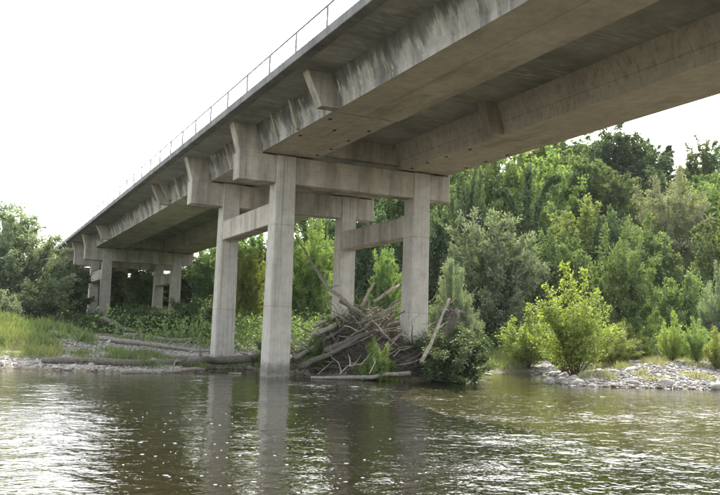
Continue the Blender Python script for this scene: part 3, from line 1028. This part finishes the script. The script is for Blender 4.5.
def f_grassL(g, n):
    x = g.normal(-.5, 4.6, n); y = g.uniform(35.3, 56, n)
    k = (shore_dist(x, y) > 1.0+.8*g.random(n)) & (x < 3.4+1.4*wob(x, y, 4, 6)) & (~in_river(x, y))
    return x[k], y[k]
scatter_leaves('riverside_grass', 'tall sunlit yellow-green grass on the left bank', 'grass', f_grassL, 75000, .36, 0, .026, 'grass', 5, True)
def f_grassR(g, n):
    x = g.uniform(23, 46, n); y = g.uniform(25, 40, n)
    s = shore_dist(x, y)
    k = (s > 6.6+1.6*g.random(n)+.9*wob(x, y, 3, 1)) & (~in_river(x, y))
    return x[k], y[k]
scatter_leaves('meadow_grass', 'pale dry grass behind the right shingle bar', 'grass', f_grassR, 60000, .5, 0, .028, 'drygrass', 6, True)
def f_grassM(g, n):
    c = g.integers(0, 40, n)
    cx = g.uniform(4.5, 13.5, 40)[c]; cy = (33.2+g.uniform(.4, 5, 40))[c]
    x = cx+g.normal(0, .35, n); y = cy+g.normal(0, .3, n)
    k = (~in_river(x, y))
    return x[k], y[k]
scatter_leaves('waterside_weeds', 'low green weeds tufted among the logs at the water edge', 'weeds', f_grassM, 9000, .32, 0, .03, 'green', 8, True)

def f_inlet(g, n):
    x = g.uniform(18.5, 33, n); y = g.uniform(28, 46, n)
    s = shore_dist(x, y)
    k = (~in_river(x, y)) & (s > .15) & (s < 6) & (y > 30.2+(x-22.0)*1.25)
    return x[k], y[k]
def f_bar(g, n):
    c = g.integers(0, 60, n)
    cx = g.uniform(22.5, 40, 60); cy = 24.5+g.uniform(.8, 9, 60)
    x = cx[c]+g.normal(0, .22, n); y = cy[c]+g.normal(0, .2, n)
    k = (~in_river(x, y)) & (shore_dist(x, y) > .8)
    return x[k], y[k]
scatter_leaves('bar_weeds', 'sparse tufts of dry weeds between the stones of the right bar', 'weeds', f_bar, 9000, .34, 0, .025, 'drygrass', 15, True)
scatter_leaves('inlet_grass', 'green grass and weeds along the far side of the inlet', 'grass', f_inlet, 40000, .55, 0, .03, 'grass', 12, True)
def f_tallL(g, n):
    c = g.integers(0, 70, n)
    cx = g.normal(-.5, 4.2, 70)[c]; cy = g.uniform(37.5, 56, 70)[c]
    x = cx+g.normal(0, .3, n); y = cy+g.normal(0, .3, n)
    k = (~in_river(x, y)) & (x < 5.8)
    return x[k], y[k]
scatter_leaves('tall_weeds', 'taller dark green weeds standing in the left bank grass', 'weeds', f_tallL, 12000, .6, 0, .045, 'green', 13, True)

# ------------------------------------------------------------------ shingle
def stone_mesh(seed, sub=1):
    g = random.Random(seed)
    bm = bmesh.new()
    bmesh.ops.create_icosphere(bm, subdivisions=sub, radius=1)
    sx, sy, sz = g.uniform(.8, 1.25), g.uniform(.65, 1.0), g.uniform(.38, .62)
    for v in bm.verts:
        k = 1+g.uniform(-.16, .16)
        v.co = Vector((v.co.x*sx*k, v.co.y*sy*k, v.co.z*sz*k))
    return bm

def stone_material():
    t = NT('river_stone')
    oi = t.node('ShaderNodeObjectInfo').outputs['Random']
    rn = t.node('ShaderNodeAttribute', attribute_name='rnd').outputs['Fac']
    k = t.math('FRACT', t.math('ADD', oi, rn))
    c = t.ramp(k, [(0, (.11, .10, .085)), (.3, (.21, .20, .18)), (.6, (.31, .30, .28)), (.82, (.40, .39, .37)), (1, (.20, .175, .14))])
    n = t.noise(t.pos(), 14, 4, .6)
    c = t.mix(t.math('MULTIPLY', t.ramp(n, [(.4, 0), (.7, 1)]), .4), c, (.16, .15, .125))
    t.bsdf(c, .85, .3, t.bump(n, .3, .02))
    return t.m
M_STONE = stone_material()
SM = []
for k in range(7):
    bm = stone_mesh(k, 2)
    me = bpy.data.meshes.new('stone'); bm.to_mesh(me); bm.free()
    me.polygons.foreach_set('use_smooth', [True]*len(me.polygons))
    me.materials.append(M_STONE); SM.append(me)

def on_bar(g, n, which):
    if which == 'R':
        x = g.uniform(20.5, 42, n); y = g.uniform(21, 38, n)
        s = shore_dist(x, y)
        iv = in_river(x, y)
        k = ((~iv) & (s < 8.2) & (y < 29.4+(x-22.0)*1.3)) | (iv & (s < .25+.7*g.random(n)**2) & (y < 29.6+(x-22.0)*1.3))
    elif which == 'L':
        x = g.uniform(-9, 12, n); y = g.uniform(32, 41, n)
        s = shore_dist(x, y)
        k = (~in_river(x, y)) & (s < 2.4)
    else:
        x = g.uniform(4, 15, n); y = g.uniform(34, 52, n)
        k = (~in_river(x, y)) & (np.exp(-((x-8.5)/6.0)**2-((y-43)/7.0)**2) > .4)
    return x[k], y[k]
g = np.random.default_rng(31)
nst = 0
for which, n, cap_, lo, hi in (('R', 1300, 190, .10, .34), ('L', 700, 70, .10, .22), ('M', 300, 35, .10, .20)):
    x, y = on_bar(g, n, which)
    if which == 'R':
        order = np.argsort(shore_dist(x, y)+g.uniform(0, 4, len(x)))
        x, y = x[order], y[order]
    for a, b in list(zip(x, y))[:cap_]:
        s = lo+(hi-lo)*g.random()**3
        o = bpy.data.objects.new('stone', SM[int(g.integers(0, 7))])
        link(o, ground)
        o.location = (a, b, float(ground_z(a, b))+s*g.uniform(-.12, .18))
        o.scale = (s, s, s*g.uniform(.8, 1.2))
        o.rotation_euler = (g.normal(0, .3), g.normal(0, .3), g.uniform(0, 6.28))
        nst += 1

# the finer shingle, past counting
protos = []
for k in range(10):
    bm = stone_mesh(100+k, 1)
    bm.verts.ensure_lookup_table()
    protos.append((np.array([v.co[:] for v in bm.verts]), np.array([[v.index for v in f.verts] for f in bm.faces])))
    bm.free()
VV, FF, RR = [], [], []
off = 0
for which, n, lo, hi in (('R', 24000, .03, .12), ('L', 9000, .03, .10), ('M', 9000, .03, .10)):
    x, y = on_bar(g, n, which)
    z = ground_z(x, y)
    for a, b, c in zip(x, y, z):
        s = lo+(hi-lo)*g.random()**2
        pv, pf = protos[int(g.integers(0, 10))]
        an = g.uniform(0, 6.28); ca, sa = math.cos(an)*s, math.sin(an)*s
        q = np.empty_like(pv)
        q[:, 0] = pv[:, 0]*ca-pv[:, 1]*sa+a; q[:, 1] = pv[:, 0]*sa+pv[:, 1]*ca+b; q[:, 2] = pv[:, 2]*s+c+s*.15
        VV.append(q); FF.append(pf+off); off += len(pv)
        RR.append(np.full(len(pf), g.random()))
V = np.concatenate(VV).astype(np.float32); F = np.concatenate(FF).astype(np.int32)
me = bpy.data.meshes.new('shingle')
me.vertices.add(len(V)); me.vertices.foreach_set('co', V.ravel())
me.loops.add(F.size); me.loops.foreach_set('vertex_index', F.ravel())
me.polygons.add(len(F)); me.polygons.foreach_set('loop_start', np.arange(0, F.size, 3, dtype=np.int32))
me.update(calc_edges=True)
a_ = me.attributes.new('rnd', 'FLOAT', 'FACE'); a_.data.foreach_set('value', np.concatenate(RR).astype(np.float32))
me.materials.append(M_STONE)
tag(link(bpy.data.objects.new('shingle', me)), 'pale grey river shingle on the banks and bars', 'shingle', kind='stuff')

# ------------------------------------------------------------------ driftwood
def log(label, pts, r0, r1, mat, seed=0, stubs=2, name='driftwood_log', follow=False, cat='log'):
    g = np.random.default_rng(seed+900)
    pts = [np.array(p, float) for p in pts]
    if follow:
        pts = [np.array([p[0], p[1], float(ground_z(p[0], p[1]))+p[2]]) for p in pts]
    # resample with wander
    out = []
    n = 4
    for a, b in zip(pts[:-1], pts[1:]):
        L = np.linalg.norm(b-a)
        for k in range(n):
            out.append(a+(b-a)*k/n+(g.normal(0, .012*L, 3) if (k or out) else 0))
    out.append(pts[-1])
    if follow:
        for q in out:
            q[2] = max(q[2], float(ground_z(q[0], q[1]))+r0*.5)
    o0 = out[0].copy()
    m = len(out)
    rad = [(r0+(r1-r0)*i/(m-1))*g.uniform(.86, 1.14) for i in range(m)]
    tb = Tubes()
    tb.add([q-o0 for q in out], rad, 9)
    e = mesh_obj(name, tb.v, tb.f, mat, None, tuple(o0), smooth=True)
    for k in range(stubs):
        i = int(g.integers(1, m-1))
        d = unit(out[min(i+1, m-1)]-out[i-1])
        s = unit(np.cross(d, g.normal(0, 1, 3))); s[2] = abs(s[2])
        ln = g.uniform(.25, .7)*(1+2*r0)
        t2 = Tubes()
        c = out[i]-o0
        t2.add([c, c+s*ln*.5+d*ln*.25, c+s*ln*.85+d*ln*.6], [rad[i]*.5, rad[i]*.35, rad[i]*.12], 6)
        mesh_obj('branch_stub', t2.v, t2.f, mat, e, smooth=True)
    return tag(e, label, cat)

log('long thin curved pole sticking up from the top of the drift pile', [(13.03, 34.47, 6.0), (13.55, 33.4, 4.55), (14.0, 32.7, 3.6), (15.0, 31.6, 2.6)], .035, .09, M_LOGGREY, 1, 2)
log('short pale bleached log low on the left flank of the drift pile', [(12.85, 31.5, 1.62), (14.3, 32.2, 2.15)], .12, .10, M_LOGPALE, 2, 1)
log('thinner pale log above the short bleached one on the drift pile', [(13.3, 32.5, 2.0), (14.3, 32.7, 2.42)], .09, .07, M_LOGPALE, 3, 1)
log('long grey log slanting up the left flank of the drift pile', [(11.9, 30.9, .7), (13.8, 31.7, 1.65), (15.9, 32.4, 2.55)], .085, .05, M_LOGGREY, 4, 3)
log('thick dark log across the middle of the drift pile', [(13.0, 30.5, 1.0), (15.0, 30.7, 1.75), (17.0, 30.9, 2.45)], .13, .09, M_LOGDARK, 5, 3)
log('short pale stick pointing up at the crest of the drift pile', [(15.05, 31.6, 2.9), (15.46, 31.36, 3.9)], .07, .04, M_LOGPALE, 6, 0)
log('pale forked stick slanting right at the crest of the drift pile', [(15.5, 31.4, 3.1), (16.55, 31.1, 3.85)], .08, .045, M_LOGPALE, 7, 1)
log('pale slender log leaning on the bush right of the front right column', [(15.7, 27.6, .75), (16.5, 27.8, 2.1), (17.05, 27.9, 3.2)], .075, .045, M_LOGPALE, 8, 1)
log('pale log lying in the water along the foot of the drift pile', [(11.85, 29.1, .05), (13.5, 28.4, .12), (15.5, 28.1, .30)], .055, .085, M_LOGGREY, 9, 1)
log('grey stick just right of the front left column', [(11.7, 32.3, 1.85), (12.5, 31.0, .95)], .06, .04, M_LOGGREY, 10, 0)
log('dark log buried in the left foot of the drift pile', [(11.8, 30.3, .35), (13.0, 30.2, .9), (14.2, 30.2, 1.45)], .13, .09, M_LOGDARK, 11, 2)
log('brown branch hanging down the front of the drift pile', [(14.5, 32.6, 3.1), (15.1, 30.9, 2.3), (15.5, 29.2, 1.3)], .08, .05, M_LOGDARK, 12, 3)
# logs stranded along the left shore
log('long grey log lying far back on the shingle before the far pier', [(8.6, 50.4, .1), (11.2, 50.0, .12), (13.6, 48.4, .12), (14.6, 47.6, .14)], .17, .12, M_LOGGREY, 20, 2, follow=True)
log('long dark log lying along the water edge left of the near pier', [(2.9, 34.6, .1), (5.6, 33.7, .14), (8.6, 34.6, .16), (10.2, 37.0, .2), (12.2, 36.4, .35)], .13, .20, M_LOGDARK, 21, 4, follow=True)
log('grey log half in the water in front of the long dark one', [(5.4, 31.6, .06), (6.9, 32.0, .05), (8.9, 33.2, .1)], .10, .07, M_LOGGREY, 22, 2)
log('pale log across the middle of the left shingle', [(6.0, 43.6, .1), (8.7, 43.0, .12), (11.6, 41.6, .12)], .13, .09, M_LOGGREY, 23, 2, follow=True)
log('short grey log behind the long dark one at the water edge', [(7.0, 38.6, .1), (9.4, 38.0, .1)], .12, .10, M_LOGGREY, 24, 1, follow=True)
log('uprooted brown branch at the foot of the far pier left columns', [(8.2, 55.8, 1.1), (9.3, 54.0, .45), (10.2, 52.0, .15)], .14, .08, M_LOGDARK, 25, 3, follow=True)
log('dead stick at the waterline between inlet and drift pile', [(20.0, 31.4, .12), (21.8, 31.9, .10)], .06, .04, M_LOGPALE, 26, 1)

# bleached sticks lodged crosswise in the tangle
tb = Tubes()
g = np.random.default_rng(58)
for k in range(150):
    cx = g.normal(15.0, 1.5); cy = g.normal(31.2, 1.3)
    z = max(float(ground_z(cx, cy)), 0)+g.random()*1.5*math.exp(-((cx-15.3)/2.4)**2)
    l = g.uniform(.5, 2.2); a = g.normal(.25, 1.0)
    d = np.array([math.cos(a), math.sin(a), g.normal(.18, .45)])*l
    p = np.array([cx, cy, z]); r = g.uniform(.012, .03)
    q = [p, p+d*.3+g.normal(0, .05*l, 3), p+d*.65+g.normal(0, .08*l, 3), p+d]
    for w in q: w[2] = max(w[2], .03)
    tb.add(q, [r, r*.9, r*.7, r*.35], 5)
tag(mesh_obj('bleached_sticks', tb.v, tb.f, M_LOGPALE), 'pale crooked sticks lodged all over the drift pile', 'sticks', kind='stuff')

# root plate of an overturned stump on top of the right bush
rb = Tubes()
g = np.random.default_rng(44)
rb.add([(-.3, .4, -2.0), (-.1, .1, -.7), (0, 0, -.2), (.05, .05, .15)], [.12, .16, .2, .26], 9)
stump = mesh_obj('root_stump', rb.v, rb.f, M_LOGDARK, None, (18.1, 29.3, 2.65), smooth=True)
tag(stump, 'brown overturned stump with ragged roots at the top right of the drift pile', 'stump')
for k in range(16):
    a = k*.39*2+g.normal(0, .2); l = g.uniform(.3, .6)
    d = np.array([math.cos(a), math.sin(a)*.6, g.uniform(-.2, .7)])
    t2 = Tubes(); t2.add([(0, 0, .05), tuple(d*l*.5), tuple(d*l+np.array([0, 0, -.1]))], [.08, .05, .015], 5)
    mesh_obj('root', t2.v, t2.f, M_LOGDARK, stump, smooth=True)

# the brushwood tangle of the drift pile
tb = Tubes()
g = np.random.default_rng(55)
n = 0
while n < 3000:
    c = np.array([g.uniform(11.6, 19.2), g.uniform(28.4, 36.5)])
    gz = float(ground_z(c[0], c[1]))
    if gz < -.05:
        continue
    hmax = 1.75*math.exp(-((c[0]-15.3)/2.5)**2-((c[1]-32.0)/2.8)**2)*(.75+.35*math.sin(c[0]*2.1)*math.cos(c[1]*1.7))+.9*math.exp(-((c[0]-17.6)/1.4)**2-((c[1]-29.6)/1.4)**2)
    if hmax < .12 and g.random() > .15:
        continue
    z = max(gz, 0)+g.random()**.7*hmax*.9
    a = g.normal(.35, 1.2); l = g.uniform(.35, 1.9)
    d = np.array([math.cos(a), math.sin(a), g.normal(.12, .42)])*l
    p = np.array([c[0], c[1], z])
    r = g.uniform(.005, .014) if g.random() < .93 else g.uniform(.02, .045)
    m = p+d*.5+g.normal(0, .06*l, 3)
    e = p+d; e[2] = max(e[2], .02)
    tb.add([p, m, e], [r, r*.85, r*.4], 4, cap=False)
    n += 1
o = mesh_obj('brushwood', tb.v, tb.f, M_BRUSH)
tag(o, 'tangled grey brushwood of the drift pile around the right columns', 'brushwood', kind='stuff')
def f_pile(g, n):
    x = g.normal(15.2, 1.9, n); y = g.normal(32.0, 1.9, n)
    k = ~in_river(x, y)
    return x[k], y[k]
gp = np.random.default_rng(66)
x, y = f_pile(gp, 9000)
hm = 1.6*np.exp(-((x-15.4)/2.3)**2-((y-32.2)/2.6)**2)
P_ = np.stack([x, y, np.maximum(ground_z(x, y), 0)+gp.random(len(x))*hm], 1)
V = leaf_arrays(P_, gp.normal(0, 1, P_.shape)+np.array([.5, .2, -.2]), gp.normal(0, 1, P_.shape), gp.uniform(.08, .3, len(x)), gp.uniform(.02, .06, len(x)))
tag(link(bpy.data.objects.new('drift_litter', leaf_mesh('drift_litter', V, gp.random(len(x)), LEAF['dry']))), 'dry leaves and reed litter caught in the drift pile', 'litter', kind='stuff')

# small white flecks just above the water surface over the shallow
g = np.random.default_rng(77)
FV, FFc = [], []
n = 0
while n < 230:
    D = 8.5+9.5*g.random()**1.4; L = D*g.normal(-.14, .11)
    x = D*SY+L*CY; y = D*CY-L*SY
    if not in_river(np.array([x]), np.array([y]))[0]:
        continue
    z = float(water_z(np.array([x]), np.array([y]))[0])
    r = .006+.020*g.random()**3
    k0 = len(FV); a0 = g.uniform(0, 6.28); el = g.uniform(1.0, 2.0)
    for k in range(7):
        a = k*2*math.pi/7
        rr = r*g.uniform(.7, 1.2)
        u_, v_ = math.cos(a)*rr*el, math.sin(a)*rr
        FV.append((x+u_*math.cos(a0)-v_*math.sin(a0), y+u_*math.sin(a0)+v_*math.cos(a0), z+.004))
    FV.append((x, y, z+.004+r*.25))
    FFc += [(k0+k, k0+(k+1) % 7, k0+7) for k in range(7)]
    n += 1
M_FLECKS = simple('white_flecks', (.8, .8, .78), .7, .3, 40, .1)
o = mesh_obj('white_flecks', FV, FFc, M_FLECKS, smooth=True)
tag(o, 'small white flecks on the shallow foreground water', 'white_flecks', kind='stuff')

# ------------------------------------------------------------------ thin summer haze between the viewer and the slope
t = NT('haze_air')
pv = t.node('ShaderNodeVolumePrincipled')
pv.inputs['Color'].default_value = (.93, .96, 1, 1)
pv.inputs['Density'].default_value = .00014
t.link(pv.outputs[0], t.out.inputs['Volume'])
o = box('haze', -940, 940, -940, 940, -2.5, 62, t.m, None, 0)
tag(o, 'thin pale summer haze filling the air of the valley', 'haze', kind='stuff')
